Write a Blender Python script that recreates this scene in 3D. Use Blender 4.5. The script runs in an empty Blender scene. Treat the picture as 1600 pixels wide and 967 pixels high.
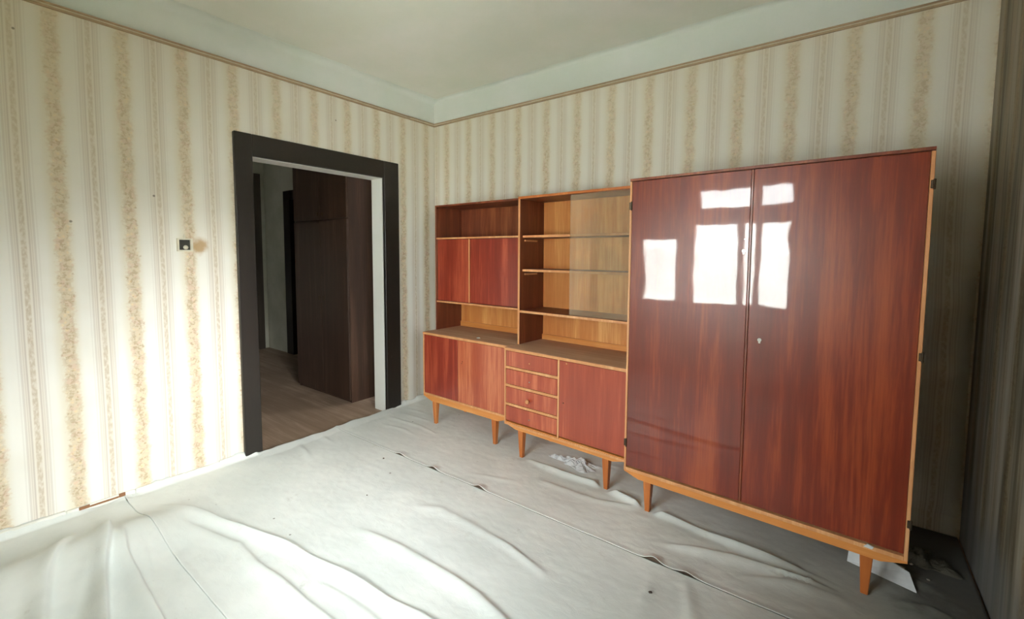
import bpy, bmesh, math, random
import numpy as np
from mathutils import Matrix, Vector
random.seed(4)
rng = np.random.default_rng(7)
C = bpy.context.scene.collection
PI = math.pi

# ------------------------------------------------------------------ camera
CX, CY, CZ = 3.3656, -3.1700, 1.45
YAW, PITCH, ROLL = -0.64516, -0.069948, 0.0050935
FPX, SHY = 700.056, -37.669
fw = Vector((math.sin(YAW)*math.cos(PITCH), math.cos(YAW)*math.cos(PITCH), math.sin(PITCH)))
rt0 = Vector((math.cos(YAW), -math.sin(YAW), 0))
up0 = rt0.cross(fw)
rt = rt0*math.cos(ROLL)+up0*math.sin(ROLL)
up = up0*math.cos(ROLL)-rt0*math.sin(ROLL)
cam_d = bpy.data.cameras.new('camera')
cam_d.sensor_fit = 'HORIZONTAL'; cam_d.sensor_width = 36
cam_d.lens = FPX*36/1600; cam_d.shift_y = SHY/1600
cam_d.clip_start = .02
cam = bpy.data.objects.new('camera', cam_d); C.objects.link(cam)
M = Matrix((rt, up, -fw)).transposed().to_4x4(); M.translation = (CX, CY, CZ)
cam.matrix_world = M
bpy.context.scene.camera = cam

# ------------------------------------------------------------------ world, light, exposure
W_STR = 9.0
w = bpy.data.worlds.new('sky'); bpy.context.scene.world = w; w.use_nodes = True
nt = w.node_tree; nt.nodes.clear()
wo = nt.nodes.new('ShaderNodeOutputWorld'); bg = nt.nodes.new('ShaderNodeBackground')
tc = nt.nodes.new('ShaderNodeTexCoord'); sx = nt.nodes.new('ShaderNodeSeparateXYZ')
mr = nt.nodes.new('ShaderNodeMapRange')               # overcast sky: zenith brighter than horizon
mr.inputs['From Min'].default_value = 0; mr.inputs['From Max'].default_value = 1
mr.inputs['To Min'].default_value = .6*W_STR; mr.inputs['To Max'].default_value = 1.8*W_STR
nt.links.new(tc.outputs['Generated'], sx.inputs[0]); nt.links.new(sx.outputs['Z'], mr.inputs['Value'])
nt.links.new(mr.outputs[0], bg.inputs['Strength'])
bg.inputs['Color'].default_value = (.95, .98, 1, 1)
nt.links.new(bg.outputs[0], wo.inputs['Surface'])
vs = bpy.context.scene.view_settings
vs.view_transform = 'Standard'; vs.look = 'None'; vs.gamma = 1; vs.use_curve_mapping = False
vs.exposure = 1.7
bpy.context.scene.cycles.max_bounces = 10
bpy.context.scene.cycles.diffuse_bounces = 8
bpy.context.scene.cycles.transparent_max_bounces = 12
bpy.context.scene.cycles.caustics_reflective = False
bpy.context.scene.cycles.caustics_refractive = False

YF = -3.70          # inner face of the window wall
WALLX = 3.884       # right wall
ZC = 2.956          # ceiling
SIDEWIN = (-3.40, -2.20, .75, 2.05)     # window in the right-hand wall, just outside the frame: y0, y1, z0, z1
WINDOWS = {1: (1.60, 2.70, .84, 2.22), 2: (1.00, 1.54, .83, 1.70), 3: (-3.6, -3.0, .70, 1.2)}
def portal(n, x0, x1, z0, z1):
    d = bpy.data.lights.new('window_daylight', 'AREA'); d.shape = 'RECTANGLE'
    d.size = x1-x0; d.size_y = z1-z0; d.cycles.is_portal = True
    o = bpy.data.objects.new('window_daylight', d); C.objects.link(o)
    o.location = ((x0+x1)/2, YF-.22, (z0+z1)/2); o.rotation_euler = (PI/2, 0, 0)
    return o
for k, v in WINDOWS.items(): portal(k, *v)
o = portal(4, *SIDEWIN); o.location = (WALLX+.22, (SIDEWIN[0]+SIDEWIN[1])/2, (SIDEWIN[2]+SIDEWIN[3])/2); o.rotation_euler = (PI/2, 0, PI/2)

# low hazy sun through the side window
sd = bpy.data.lights.new('hazy_sun', 'SUN'); sd.energy = 3.2; sd.angle = math.radians(26); sd.color = (1, .985, .96)
so = bpy.data.objects.new('hazy_sun', sd); C.objects.link(so); so.location = (8, -3.5, 4)
so.rotation_euler = Vector((-3.9, .75, -1.05)).to_track_quat('-Z', 'Y').to_euler()

# ------------------------------------------------------------------ node helpers
def lin(c):
    return tuple(((x/255)/12.92 if x/255 <= .04045 else ((x/255+.055)/1.055)**2.4) for x in c)+(1,)
class NB:
    def __init__(s, name):
        s.m = bpy.data.materials.new(name); s.m.use_nodes = True
        s.t = s.m.node_tree; s.t.nodes.clear()
        s.out = s.n('ShaderNodeOutputMaterial'); s.b = s.n('ShaderNodeBsdfPrincipled')
        s.l(s.b.outputs[0], s.out.inputs[0])
    def n(s, k, **kw):
        o = s.t.nodes.new(k)
        for a, v in kw.items(): setattr(o, a, v)
        return o
    def l(s, a, b): s.t.links.new(a, b)
    def put(s, sock, v):
        if isinstance(v, bpy.types.NodeSocket): s.l(v, sock)
        else: sock.default_value = v
    def math(s, op, a, b=0.0, c=0.0):
        o = s.n('ShaderNodeMath', operation=op); s.put(o.inputs[0], a); s.put(o.inputs[1], b); s.put(o.inputs[2], c)
        return o.outputs[0]
    def obj(s):
        return s.n('ShaderNodeTexCoord').outputs['Object']
    def geo(s):
        return s.n('ShaderNodeNewGeometry').outputs['Position']
    def xyz(s, v):
        o = s.n('ShaderNodeSeparateXYZ'); s.l(v, o.inputs[0]); return o.outputs
    def comb(s, x, y, z):
        o = s.n('ShaderNodeCombineXYZ')
        for i, v in enumerate((x, y, z)): s.put(o.inputs[i], v)
        return o.outputs[0]
    def scale(s, v, sc, off=None):
        o = s.n('ShaderNodeMapping'); s.l(v, o.inputs[0]); o.inputs['Scale'].default_value = sc
        if off is not None: s.put(o.inputs['Location'], off)
        return o.outputs[0]
    def noise(s, v, sc, detail=3, rough=.5, dist=0, color=False):
        o = s.n('ShaderNodeTexNoise'); s.l(v, o.inputs['Vector'])
        o.inputs['Scale'].default_value = sc; o.inputs['Detail'].default_value = detail
        o.inputs['Roughness'].default_value = rough; o.inputs['Distortion'].default_value = dist
        return o.outputs['Color' if color else 'Fac']
    def step(s, v, a, b, lo=0., hi=1.):
        o = s.n('ShaderNodeMapRange', interpolation_type='SMOOTHSTEP'); s.put(o.inputs['Value'], v)
        o.inputs['From Min'].default_value = a; o.inputs['From Max'].default_value = b
        o.inputs['To Min'].default_value = lo; o.inputs['To Max'].default_value = hi
        return o.outputs[0]
    def mix(s, f, a, b, blend='MIX'):
        o = s.n('ShaderNodeMix', data_type='RGBA', blend_type=blend)
        s.put(o.inputs[0], f); s.put(o.inputs[6], a); s.put(o.inputs[7], b)
        return o.outputs[2]
    def bump(s, h, strength, dist):
        o = s.n('ShaderNodeBump'); s.l(h, o.inputs['Height']); o.inputs['Strength'].default_value = strength
        o.inputs['Distance'].default_value = dist; s.l(o.outputs[0], s.b.inputs['Normal']); return o
    def base(s, c, rough=.6, **kw):
        s.put(s.b.inputs['Base Color'], c); s.put(s.b.inputs['Roughness'], rough)
        for k, v in kw.items(): s.put(s.b.inputs[k.replace('_', ' ')], v)
        return s.m

# ------------------------------------------------------------------ materials
def mat_wallpaper(name, along, centre, dirt_shade=0.0, stain=None):
    b = NB(name); P = b.geo(); x, y, z = b.xyz(P)
    u = b.math('SUBTRACT', (x if along == 'x' else y), centre)
    uu = b.math('ADD', u, 0)
    # paper hung by hand: lines drift a little
    drift = b.math('MULTIPLY', b.math('SUBTRACT', b.noise(b.comb(b.math('MULTIPLY', z, .8), b.math('MULTIPLY', u, .3), 0), 1.0, 1), .5), .02)
    u = b.math('ADD', u, drift)
    per = .287
    def band(off):
        t = b.math('ADD', b.math('DIVIDE', b.math('ADD', u, off), per), .5)
        t = b.math('SUBTRACT', b.math('FRACT', t), .5)
        return b.math('MULTIPLY', t, per)
    df = band(0.0); ds = band(per/2)
    cell = b.math('FLOOR', b.math('ADD', b.math('DIVIDE', u, per), .5))
    zz = b.math('ADD', z, b.math('MULTIPLY', cell, .37))
    # flower garland: meander + blossoms
    cen = b.math('MULTIPLY', b.math('SINE', b.math('MULTIPLY', zz, 2*PI/.19)), .005)
    dfm = b.math('ABSOLUTE', b.math('SUBTRACT', df, cen))
    pv = b.comb(df, zz, b.math('MULTIPLY', cell, 3.1))
    vor = b.n('ShaderNodeTexVoronoi', feature='F1'); b.l(pv, vor.inputs['Vector']); vor.inputs['Scale'].default_value = 36
    pn = b.noise(pv, 60, 3, .6)
    blos = b.step(vor.outputs['Distance'], .12, .42, 1, 0)
    inside = b.step(dfm, .016, .036, 1, 0)
    ragged = b.step(b.math('ADD', b.math('MULTIPLY', pn, .062), dfm), .044, .070, 1, 0)
    cream_n = b.noise(b.scale(P, (6, 6, 1.2)), 1.0, 4, .6)
    cream = b.mix(cream_n, lin((227, 225, 217)), lin((240, 239, 234)))
    soft = b.step(b.math('ABSOLUTE', b.math('ADD', df, .006)), .024, .066, .45, 0)
    col = b.mix(soft, cream, lin((212, 200, 168)))
    tan = b.mix(b.noise(pv, 38, 2), lin((176, 140, 84)), lin((206, 174, 122)))
    hue = b.mix(b.step(b.noise(pv, 21, 1), .5, .62), tan, lin((196, 136, 92)))
    col = b.mix(b.math('MULTIPLY', ragged, .38), col, hue)
    hl = b.math('MULTIPLY', b.math('MULTIPLY', blos, inside), b.step(pn, .38, .6))
    col = b.mix(b.math('MULTIPLY', hl, .62), col, lin((236, 210, 164)))
    dk = b.math('MULTIPLY', b.math('MAXIMUM', b.step(b.noise(pv, 48, 2, .5), .56, .66), b.math('MULTIPLY', b.step(vor.outputs['Distance'], .46, .62), b.step(pn, .42, .58, 0, .9))), ragged)
    col = b.mix(b.math('MULTIPLY', dk, .46), col, lin((150, 120, 74)))
    # striped band: dotted centre, pairs of thin mauve lines
    pv2 = b.comb(b.math('MULTIPLY', ds, 1.0), b.math('MULTIPLY', zz, .6), 1.7)
    dot = b.step(b.math('ABSOLUTE', ds), .007, .013, 1, 0)
    dn = b.noise(pv2, 70, 2)
    col = b.mix(b.step(b.math('ABSOLUTE', ds), .028, .05, .35, 0), col, lin((218, 204, 186)))
    col = b.mix(b.math('MULTIPLY', dot, b.step(dn, .3, .65, .14, .5)), col, lin((170, 146, 108)))
    for o, wd, a in ((.0215, .0022, .40), (.030, .0018, .22), (.040, .003, .26), (.052, .002, .12)):
        d = b.math('ABSOLUTE', b.math('SUBTRACT', b.math('ABSOLUTE', ds), o))
        col = b.mix(b.step(d, wd, wd+.002, a, 0), col, lin((164, 148, 138)))
    col = b.mix(b.step(b.math('ADD', z, b.math('MULTIPLY', cream_n, .6)), 1.3, 3.1, 0, .5), col, lin((198, 186, 158)))
    # grime: blotches, dark near the ceiling line, marks
    big = b.noise(P, .9, 4, .6)
    col = b.mix(b.step(big, .45, .75, 0, .28), col, lin((196, 186, 160)))
    sp = b.n('ShaderNodeTexVoronoi', feature='F1'); b.l(P, sp.inputs['Vector']); sp.inputs['Scale'].default_value = 3.4
    col = b.mix(b.math('MULTIPLY', b.step(sp.outputs['Distance'], .018, .03, .7, 0), b.step(b.noise(P, 7, 1), .5, .52)), col, lin((92, 82, 66)))
    if dirt_shade > 0:
        col = b.mix(.7, col, (.58, .52, .40, 1), 'MULTIPLY')  # overall darkening paints shade into the dirty right-hand wallpaper
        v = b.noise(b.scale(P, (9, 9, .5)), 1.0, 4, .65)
        col = b.mix(b.step(v, .42, .68, .45*dirt_shade, .9*dirt_shade), col, lin((70, 62, 44)))
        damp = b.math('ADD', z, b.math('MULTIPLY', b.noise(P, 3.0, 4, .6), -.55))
        col = b.mix(b.step(damp, -.15, .12, .75*dirt_shade, 0), col, lin((120, 122, 122)))
    if stain:
        sy, sz = stain
        a = b.math('POWER', b.math('DIVIDE', b.math('SUBTRACT', y, sy), .056), 2)
        c = b.math('POWER', b.math('DIVIDE', b.math('SUBTRACT', z, sz), .066), 2)
        d = b.math('SQRT', b.math('ADD', a, c)); d = b.math('ADD', d, b.math('MULTIPLY', b.noise(P, 22, 3), .7))
        col = b.mix(b.step(d, .70, 1.40, .78, 0), col, lin((176, 138, 78)))
    b.bump(b.noise(P, 160, 3, .6), .12, .002)
    return b.base(col, .75, Specular_IOR_Level=.25)
M_WL = mat_wallpaper('wallpaper_left', 'y', -2.692, 0, stain=(-2.062, 1.492))
M_WB = mat_wallpaper('wallpaper_back', 'x', 3.046)
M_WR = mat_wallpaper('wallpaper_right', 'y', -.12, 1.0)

def mat_paint(name, c0, c1, rough=.8, sc=1.2, specks=False, crack=False):
    b = NB(name); P = b.geo()
    col = b.mix(b.step(b.noise(P, sc, 5, .6), .35, .7), lin(c0), lin(c1))
    if specks:
        v = b.n('ShaderNodeTexVoronoi'); b.l(P, v.inputs['Vector']); v.inputs['Scale'].default_value = 3.1
        col = b.mix(b.math('MULTIPLY', b.step(v.outputs['Distance'], .03, .05, .6, 0), b.step(b.noise(P, 5, 1), .5, .55)), col, lin((118, 112, 96)))
    b.bump(b.noise(P, 40, 4, .6), .15, .004)
    return b.base(col, rough, Specular_IOR_Level=.3)
M_CEIL = mat_paint('ceiling_paint', (222, 224, 210), (232, 230, 220), specks=True)
M_FRIEZE = mat_paint('frieze_paint', (206, 212, 200), (216, 218, 210))
M_FRONT = mat_paint('window_wall_paint', (200, 192, 170), (214, 206, 186))
M_REVEAL = mat_paint('reveal_paint', (234, 234, 226), (242, 242, 236), .5)
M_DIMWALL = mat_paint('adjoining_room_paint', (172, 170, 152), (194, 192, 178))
M_WINPAINT = mat_paint('window_paint', (150, 120, 92), (176, 150, 120), .4)
M_GROUND = mat_paint('outside_ground', (196, 196, 190), (212, 211, 206), .9)

def mat_darkpaint():
    b = NB('black_brown_gloss_paint'); P = b.geo()
    n = b.noise(b.scale(P, (20, 20, 2)), 1, 4, .6)
    col = b.mix(n, lin((26, 21, 17)), lin((40, 34, 28)))
    v = b.noise(b.scale(P, (60, 60, 9)), 1, 4, .7)
    low = b.step(b.xyz(P)[2], .0, 1.0, 1, 0)
    col = b.mix(b.math('MULTIPLY', b.step(v, .68, .74, 0, .6), low), col, lin((150, 138, 118)))
    b.bump(n, .15, .003)
    return b.base(col, .42)
M_DARK = mat_darkpaint()

def mat_wood(name, dark, mid, light, rough=.3, coat=0.0, coat_rough=.03, grain='z', wav=0.0, contrast=1.0, spec=.5):
    b = NB(name); P = b.obj()
    r = b.n('ShaderNodeObjectInfo').outputs['Random']
    off = b.comb(b.math('MULTIPLY', r, 7.3), b.math('MULTIPLY', r, 3.1), b.math('MULTIPLY', r, 11.7))
    long = {'z': (1, 1, .05), 'x': (.05, 1, 1)}[grain]
    vec = b.n('ShaderNodeVectorMath', operation='ADD'); b.l(P, vec.inputs[0]); b.l(off, vec.inputs[1]); vec = vec.outputs[0]
    g1 = b.noise(b.scale(vec, tuple(14*k for k in long)), 1, 5, .62, .4)
    g2 = b.noise(b.scale(vec, tuple(95*k for k in long)), 1, 3, .6)
    g3 = b.noise(b.scale(vec, (2.2, 2.2, .9)), 1, 3, .5)
    f = b.math('ADD', b.math('MULTIPLY', g1, .6), b.math('ADD', b.math('MULTIPLY', g2, .25), b.math('MULTIPLY', g3, .35)))
    f1 = b.step(f, .6-.26/contrast*1, .6+.26/contrast)
    col = b.mix(f1, dark, mid); col = b.mix(b.step(f, .58, .80, 0, .85), col, light)
    kw = {}
    if coat:
        kw = dict(Coat_Weight=coat, Coat_Roughness=coat_rough, Coat_IOR=1.55)
        h = b.noise(b.scale(vec, (5, 5, 2.5)), 1, 2, .4)
        bp = b.n('ShaderNodeBump'); b.l(h, bp.inputs['Height']); bp.inputs['Strength'].default_value = .35; bp.inputs['Distance'].default_value = wav
        b.l(bp.outputs[0], b.b.inputs['Coat Normal'])
    b.bump(g2, .08, .001)
    kw['Specular_IOR_Level'] = spec
    return b.base(col, rough, **kw)
M_MAHOG = mat_wood('red_mahogany_varnish', lin((100, 31, 14)), lin((138, 46, 20)), lin((166, 76, 34)), .35, 1.0, .035, wav=.004)
M_MAHOGD = mat_wood('dull_mahogany', lin((122, 40, 28)), lin((166, 64, 44)), lin((198, 100, 66)), .38, .5, .12, wav=.004)
M_MAHOGW = mat_wood('warm_mahogany', lin((156, 66, 42)), lin((192, 96, 62)), lin((216, 136, 92)), .38, .5, .12, wav=.004)
M_MAHOGL = mat_wood('drawer_mahogany', lin((150, 60, 39)), lin((192, 89, 58)), lin((216, 128, 88)), .38, .5, .12, wav=.004)
M_EDGE = mat_wood('light_beech_edge', lin((202, 138, 88)), lin((222, 162, 110)), lin((234, 184, 134)), .42)
M_BEECH = mat_wood('honey_beech', lin((204, 128, 62)), lin((222, 150, 80)), lin((232, 170, 104)), .4, grain='x')
M_LEG = mat_wood('leg_beech', lin((176, 96, 44)), lin((200, 120, 60)), lin((216, 146, 84)), .4)
M_BACKW = mat_wood('golden_back_panel', lin((196, 116, 56)), lin((226, 156, 84)), lin((240, 184, 116)), .5)
M_BACKR = mat_wood('red_back_panel', lin((104, 46, 28)), lin((150, 78, 48)), lin((178, 108, 66)), .4, .4, .1, wav=.003)
M_INNER = mat_wood('inner_side_veneer', lin((98, 46, 28)), lin((134, 70, 44)), lin((160, 94, 60)), .45)
M_TOP = mat_wood('dusty_top', lin((190, 150, 120)), lin((208, 170, 140)), lin((220, 188, 160)), .7, grain='x', spec=.3)
M_CUPB = mat_wood('adjoining_cupboard', lin((58, 40, 31)), lin((80, 56, 43)), lin((98, 72, 56)), .45)
M_OLDFLOOR = mat_wood('old_floor', lin((142, 120, 102)), lin((172, 148, 128)), lin((192, 168, 148)), .65, grain='x')
M_BROWN = mat_wood('dark_door_brown', lin((46, 38, 30)), lin((58, 48, 38)), lin((70, 58, 46)), .5)

def simple(name, c, rough=.5, metal=0.0):
    b = NB(name); P = b.obj(); n = b.noise(P, 30, 3)
    c0 = lin(tuple(k*.85 for k in c))
    return b.base(b.mix(n, c0, lin(c)), rough, Metallic=metal)
M_METAL = simple('worn_steel', (190, 185, 175), .3, 1)
M_IRON = simple('dark_iron', (96, 82, 66), .45, .8)
M_BAKE = simple('cream_bakelite', (226, 220, 200), .4)
M_DARKBOX = simple('dark_switch_core', (52, 50, 40), .6)
M_TRIM = simple('tan_moulding', (182, 156, 122), .6)
M_TRIML = simple('beige_moulding', (214, 200, 170), .6)
M_PAPER = simple('white_paper', (226, 230, 232), .8)
M_RAG = simple('grimy_rag', (96, 92, 80), .9)
M_CRUMB = simple('plaster_crumb', (206, 202, 190), .9)
M_SPLINTER = simple('dark_chip', (70, 56, 46), .9)
M_BARK = simple('broken_skirting_wood', (150, 106, 74), .9)
M_PLASTER = mat_paint('skirting_plaster', (214, 214, 204), (232, 232, 226), .7, 8)

def mat_sheet(name):
    b = NB(name); P = b.geo(); x, y, z = b.xyz(P)
    n = b.noise(P, 1.6, 5, .6)
    col = b.mix(b.step(n, .35, .7), lin((216, 222, 220)), lin((230, 234, 232)))
    d = b.noise(P, 5.5, 6, .7)
    col = b.mix(b.step(d, .60, .74, 0, .35), col, lin((168, 168, 158)))
    v = b.n('ShaderNodeTexVoronoi'); b.l(P, v.inputs['Vector']); v.inputs['Scale'].default_value = 7
    col = b.mix(b.math('MULTIPLY', b.step(v.outputs['Distance'], .03, .06, .8, 0), b.step(b.noise(P, 4, 2), .54, .58)), col, lin((96, 92, 84)))
    # trodden-in grime plus painted shade, darkening the sheet towards the right-hand wall
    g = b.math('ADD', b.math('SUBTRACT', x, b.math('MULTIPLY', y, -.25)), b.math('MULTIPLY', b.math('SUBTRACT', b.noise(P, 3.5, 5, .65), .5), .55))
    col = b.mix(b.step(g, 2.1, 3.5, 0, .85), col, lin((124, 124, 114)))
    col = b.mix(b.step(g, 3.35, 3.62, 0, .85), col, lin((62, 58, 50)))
    weave = b.noise(b.scale(P, (220, 220, 220)), 1, 2)
    wr = b.noise(b.scale(P, (14, 26, 14)), 1, 4, .6, .6)
    h = b.math('ADD', b.math('MULTIPLY', weave, .15), wr)
    b.bump(h, .28, .006)
    return b.base(col, .85, Specular_IOR_Level=.2, Sheen_Weight=.1)
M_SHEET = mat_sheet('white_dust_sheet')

def mat_glass(name, tint=(1, 1, 1), dust=.0):
    b = NB(name); b.t.nodes.remove(b.b)
    tr = b.n('ShaderNodeBsdfTransparent'); tr.inputs[0].default_value = (*tint, 1)
    gl = b.n('ShaderNodeBsdfGlossy'); gl.inputs['Roughness'].default_value = .03
    fr = b.n('ShaderNodeFresnel'); fr.inputs[0].default_value = 1.5
    m = b.n('ShaderNodeMixShader'); b.l(fr.outputs[0], m.inputs[0]); b.l(tr.outputs[0], m.inputs[1]); b.l(gl.outputs[0], m.inputs[2])
    o = m.outputs[0]
    if dust:
        df = b.n('ShaderNodeBsdfDiffuse'); df.inputs[0].default_value = lin((220, 200, 170))
        n = b.step(b.noise(b.geo(), 6, 4), .3, .7, dust*.7, dust*1.2)
        m2 = b.n('ShaderNodeMixShader'); b.l(n, m2.inputs[0]); b.l(o, m2.inputs[1]); b.l(df.outputs[0], m2.inputs[2]); o = m2.outputs[0]
    b.l(o, b.out.inputs[0]); return b.m
M_PANE = mat_glass('window_glass', (.96, .98, .97), .03)
M_CABGLASS = mat_glass('dusty_cabinet_glass', (.98, .97, .94), .17)

# ------------------------------------------------------------------ mesh helpers
def finish(name, bm, mat, parent=None, smooth=False, kind=None, label=None):
    bmesh.ops.recalc_face_normals(bm, faces=bm.faces)
    me = bpy.data.meshes.new(name); bm.to_mesh(me); bm.free()
    me.materials.append(mat)
    if smooth:
        for p in me.polygons: p.use_smooth = True
    o = bpy.data.objects.new(name, me); C.objects.link(o)
    if parent: o.parent = parent
    if kind: o['kind'] = kind
    if label: o['label'] = label
    return o
def add_box(bm, x0, x1, y0, y1, z0, z1, bev=0.0, seg=1):
    t = bmesh.new()
    r = bmesh.ops.create_cube(t, size=1)
    for v in t.verts:
        v.co = Vector((x0+(v.co.x+.5)*(x1-x0), y0+(v.co.y+.5)*(y1-y0), z0+(v.co.z+.5)*(z1-z0)))
    if bev: bmesh.ops.bevel(t, geom=list(t.edges), offset=bev, segments=seg, affect='EDGES', profile=.6)
    me = bpy.data.meshes.new('t'); t.to_mesh(me); t.free(); bm.from_mesh(me); bpy.data.meshes.remove(me)
def box(name, mat, x0, x1, y0, y1, z0, z1, parent=None, bev=.0015, **kw):
    bm = bmesh.new(); add_box(bm, x0, x1, y0, y1, z0, z1, bev); return finish(name, bm, mat, parent, **kw)
def add_prism(bm, pts, y0, y1):                       # polygon in x-z pushed along y
    a = [bm.verts.new((x, y0, z)) for x, z in pts]; b = [bm.verts.new((x, y1, z)) for x, z in pts]
    bm.faces.new(a); bm.faces.new(b[::-1]); n = len(pts)
    for i in range(n): bm.faces.new((a[i], b[i], b[(i+1) % n], a[(i+1) % n]))
def add_lathe(bm, prof, origin, axis='-y', n=20):     # profile (r, h) about an axis
    rings = []
    for r, h in prof:
        ring = []
        for k in range(n):
            a = 2*PI*k/n; c, s = r*math.cos(a), r*math.sin(a)
            p = (c, -h, s) if axis == '-y' else ((c, s, h) if axis == 'z' else (h, c, s))
            ring.append(bm.verts.new(Vector(origin)+Vector(p)))
        rings.append(ring)
    for i in range(len(rings)-1):
        for k in range(n): bm.faces.new((rings[i][k], rings[i][(k+1) % n], rings[i+1][(k+1) % n], rings[i+1][k]))
    bm.faces.new(rings[0][::-1]); bm.faces.new(rings[-1])
def thing(name, label, cat, loc, rz=0, group=None):
    o = bpy.data.objects.new(name, None); C.objects.link(o); o.location = loc; o.rotation_euler = (0, 0, rz)
    o['label'] = label; o['category'] = cat
    if group: o['group'] = group
    o.empty_display_size = .1
    return o
def tag(o, label, cat, group=None):
    o['label'] = label; o['category'] = cat
    if group: o['group'] = group
    return o

# ------------------------------------------------------------------ room shell
TH = .155     # doorway wall thickness
DY0, DY1, DZ = -1.7295, -.6287, 2.119
ZT = 2.706    # moulding line
def struct(name, bm, mat): return finish(name, bm, mat, kind='structure')
bm = bmesh.new(); add_box(bm, 0, WALLX, YF, 0, -.20, -.012); struct('floor', bm, M_OLDFLOOR)
# left wall with the doorway
bm = bmesh.new()
add_box(bm, -TH, 0, YF, DY0, -.2, ZT); add_box(bm, -TH, 0, DY1, 0, -.2, ZT); add_box(bm, -TH, 0, DY0, DY1, DZ, ZT)
wall_left = struct('wall_left', bm, M_WL)
bm = bmesh.new(); add_box(bm, 0, WALLX, 0, .3, -.2, ZT); wall_back = struct('wall_back', bm, M_WB)
bm = bmesh.new(); a, b_, c, d = SIDEWIN
add_box(bm, WALLX, WALLX+.2, YF, a, -.2, ZT); add_box(bm, WALLX, WALLX+.2, b_, .3, -.2, ZT)
add_box(bm, WALLX, WALLX+.2, a, b_, -.2, c); add_box(bm, WALLX, WALLX+.2, a, b_, d, ZT)
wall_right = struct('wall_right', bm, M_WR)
# painted frieze above the moulding with a rounded corner into the ceiling
def frieze(name, parent, pts, o0, o1, th):
    # pts: profile (distance into the room, z); o0, o1: ends of the wall line
    bm = bmesh.new(); d = (Vector(o1)-Vector(o0)); L = d.length; d.normalize(); nrm = Vector((-d.y, d.x, 0))
    rows = []
    N = 40
    for i in range(N+1):
        row = []
        for (q, z) in pts:
            jig = .004*math.sin(i*1.7+z*9)+.003*math.sin(i*.61)
            row.append(bm.verts.new(Vector(o0)+d*(L*i/N)+nrm*(q+(jig if .004 < q < .2 else 0))+Vector((0, 0, z))))
        rows.append(row)
    for i in range(N):
        for k in range(len(pts)-1): bm.faces.new((rows[i][k], rows[i+1][k], rows[i+1][k+1], rows[i][k+1]))
    return finish(name, bm, M_FRIEZE, parent, smooth=True)
def cove(r):
    pr = [(-th_, ZT), (0, ZT), (0, ZC-r)] if False else [(-.1, ZT), (0, ZT), (0, ZC-r)]
    for k in range(1, 7):
        a = PI/2*k/6; pr.append((r-r*math.cos(a), ZC-r+r*math.sin(a)))
    pr.append((.5 if False else r+.001, ZC+.02)); pr.append((-.1, ZC+.02)); return pr
frieze('plaster_frieze', wall_left, cove(.055), (0, 0, 0), (0, YF, 0), .1)
frieze('plaster_frieze', wall_back, cove(.03), (WALLX, 0, 0), (0, 0, 0), .1)
frieze('plaster_frieze', wall_right, cove(.03), (WALLX, YF, 0), (WALLX, 0, 0), .1)
bm = bmesh.new(); add_box(bm, -.2, WALLX+.2, YF-.2, .3, ZC, ZC+.2); struct('ceiling', bm, M_CEIL)
# picture-rail moulding: two ridges and a fillet
def moulding(n, x0, x1, y0, y1, side):
    bm = bmesh.new()
    t = bpy.data.objects.new('trim_%d' % n, None); C.objects.link(t); t['kind'] = 'structure'
    for nm, z0, z1, d, m in (('lower_ridge', ZT-.004, ZT+.008, .010, M_TRIM), ('fillet', ZT+.008, ZT+.017, .006, M_TRIML), ('upper_ridge', ZT+.017, ZT+.027, .009, M_TRIM)):
        bm = bmesh.new()
        if side == 'l': add_box(bm, -.002, d, y0, y1, z0, z1, .002)
        if side == 'b': add_box(bm, x0, x1, -d, .002, z0, z1, .002)
        if side == 'r': add_box(bm, WALLX-d, WALLX+.002, y0, y1, z0, z1, .002)
        finish(nm, bm, m, t)
moulding(1, 0, 0, YF, 0, 'l'); moulding(2, 0, WALLX, 0, 0, 'b'); moulding(3, 0, 0, YF, 0, 'r')

# window wall, behind the camera
YO = YF-.2
bm = bmesh.new()
xs = sorted({-3.9, WALLX+.2, *[v for k in WINDOWS.values() for v in k[:2]]})
for a, b_ in zip(xs[:-1], xs[1:]):
    op = [v for v in WINDOWS.values() if v[0] <= a+1e-6 and v[1] >= b_-1e-6]
    if op:
        add_box(bm, a, b_, YO, YF, -.2, op[0][2]); add_box(bm, a, b_, YO, YF, op[0][3], ZC+.2)
    else: add_box(bm, a, b_, YO, YF, -.2, ZC+.2)
struct('wall_front', bm, M_FRONT)
def window(n, lights, rails):
    x0, x1, z0, z1 = WINDOWS[n]
    t = bpy.data.objects.new('window_%d' % n, None); C.objects.link(t); t['kind'] = 'structure'; t.location = (0, 0, 0)
    ya, yb = YF-.16, YF-.10
    bm = bmesh.new()
    f = .035
    add_box(bm, x0, x0+f, ya, yb, z0, z1); add_box(bm, x1-f, x1, ya, yb, z0, z1)
    add_box(bm, x0+f, x1-f, ya, yb, z0, z0+f); add_box(bm, x0+f, x1-f, ya, yb, z1-f, z1)
    finish('window_frame', bm, M_WINPAINT, t)
    for (a, b_, c, d) in lights:                       # each casement: sash with its pane
        bm = bmesh.new(); s = .028; y0, y1 = ya+.01, yb+.012
        add_box(bm, a-s, a, y0, y1, c-s, d+s); add_box(bm, b_, b_+s, y0, y1, c-s, d+s)
        add_box(bm, a, b_, y0, y1, c-s, c); add_box(bm, a, b_, y0, y1, d, d+s)
        sash = finish('sash', bm, M_WINPAINT, t)
        box('pane', M_PANE, a, b_, ya+.03, ya+.034, c, d, sash, 0)
    for (a, b_, c, d) in rails: box('window_bar', M_WINPAINT, a, b_, ya, yb+.008, c, d, t)
    box('window_sill', M_REVEAL, x0-.04, x1+.04, yb, YF+.05, z0-.03, z0, t, .004)
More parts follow.
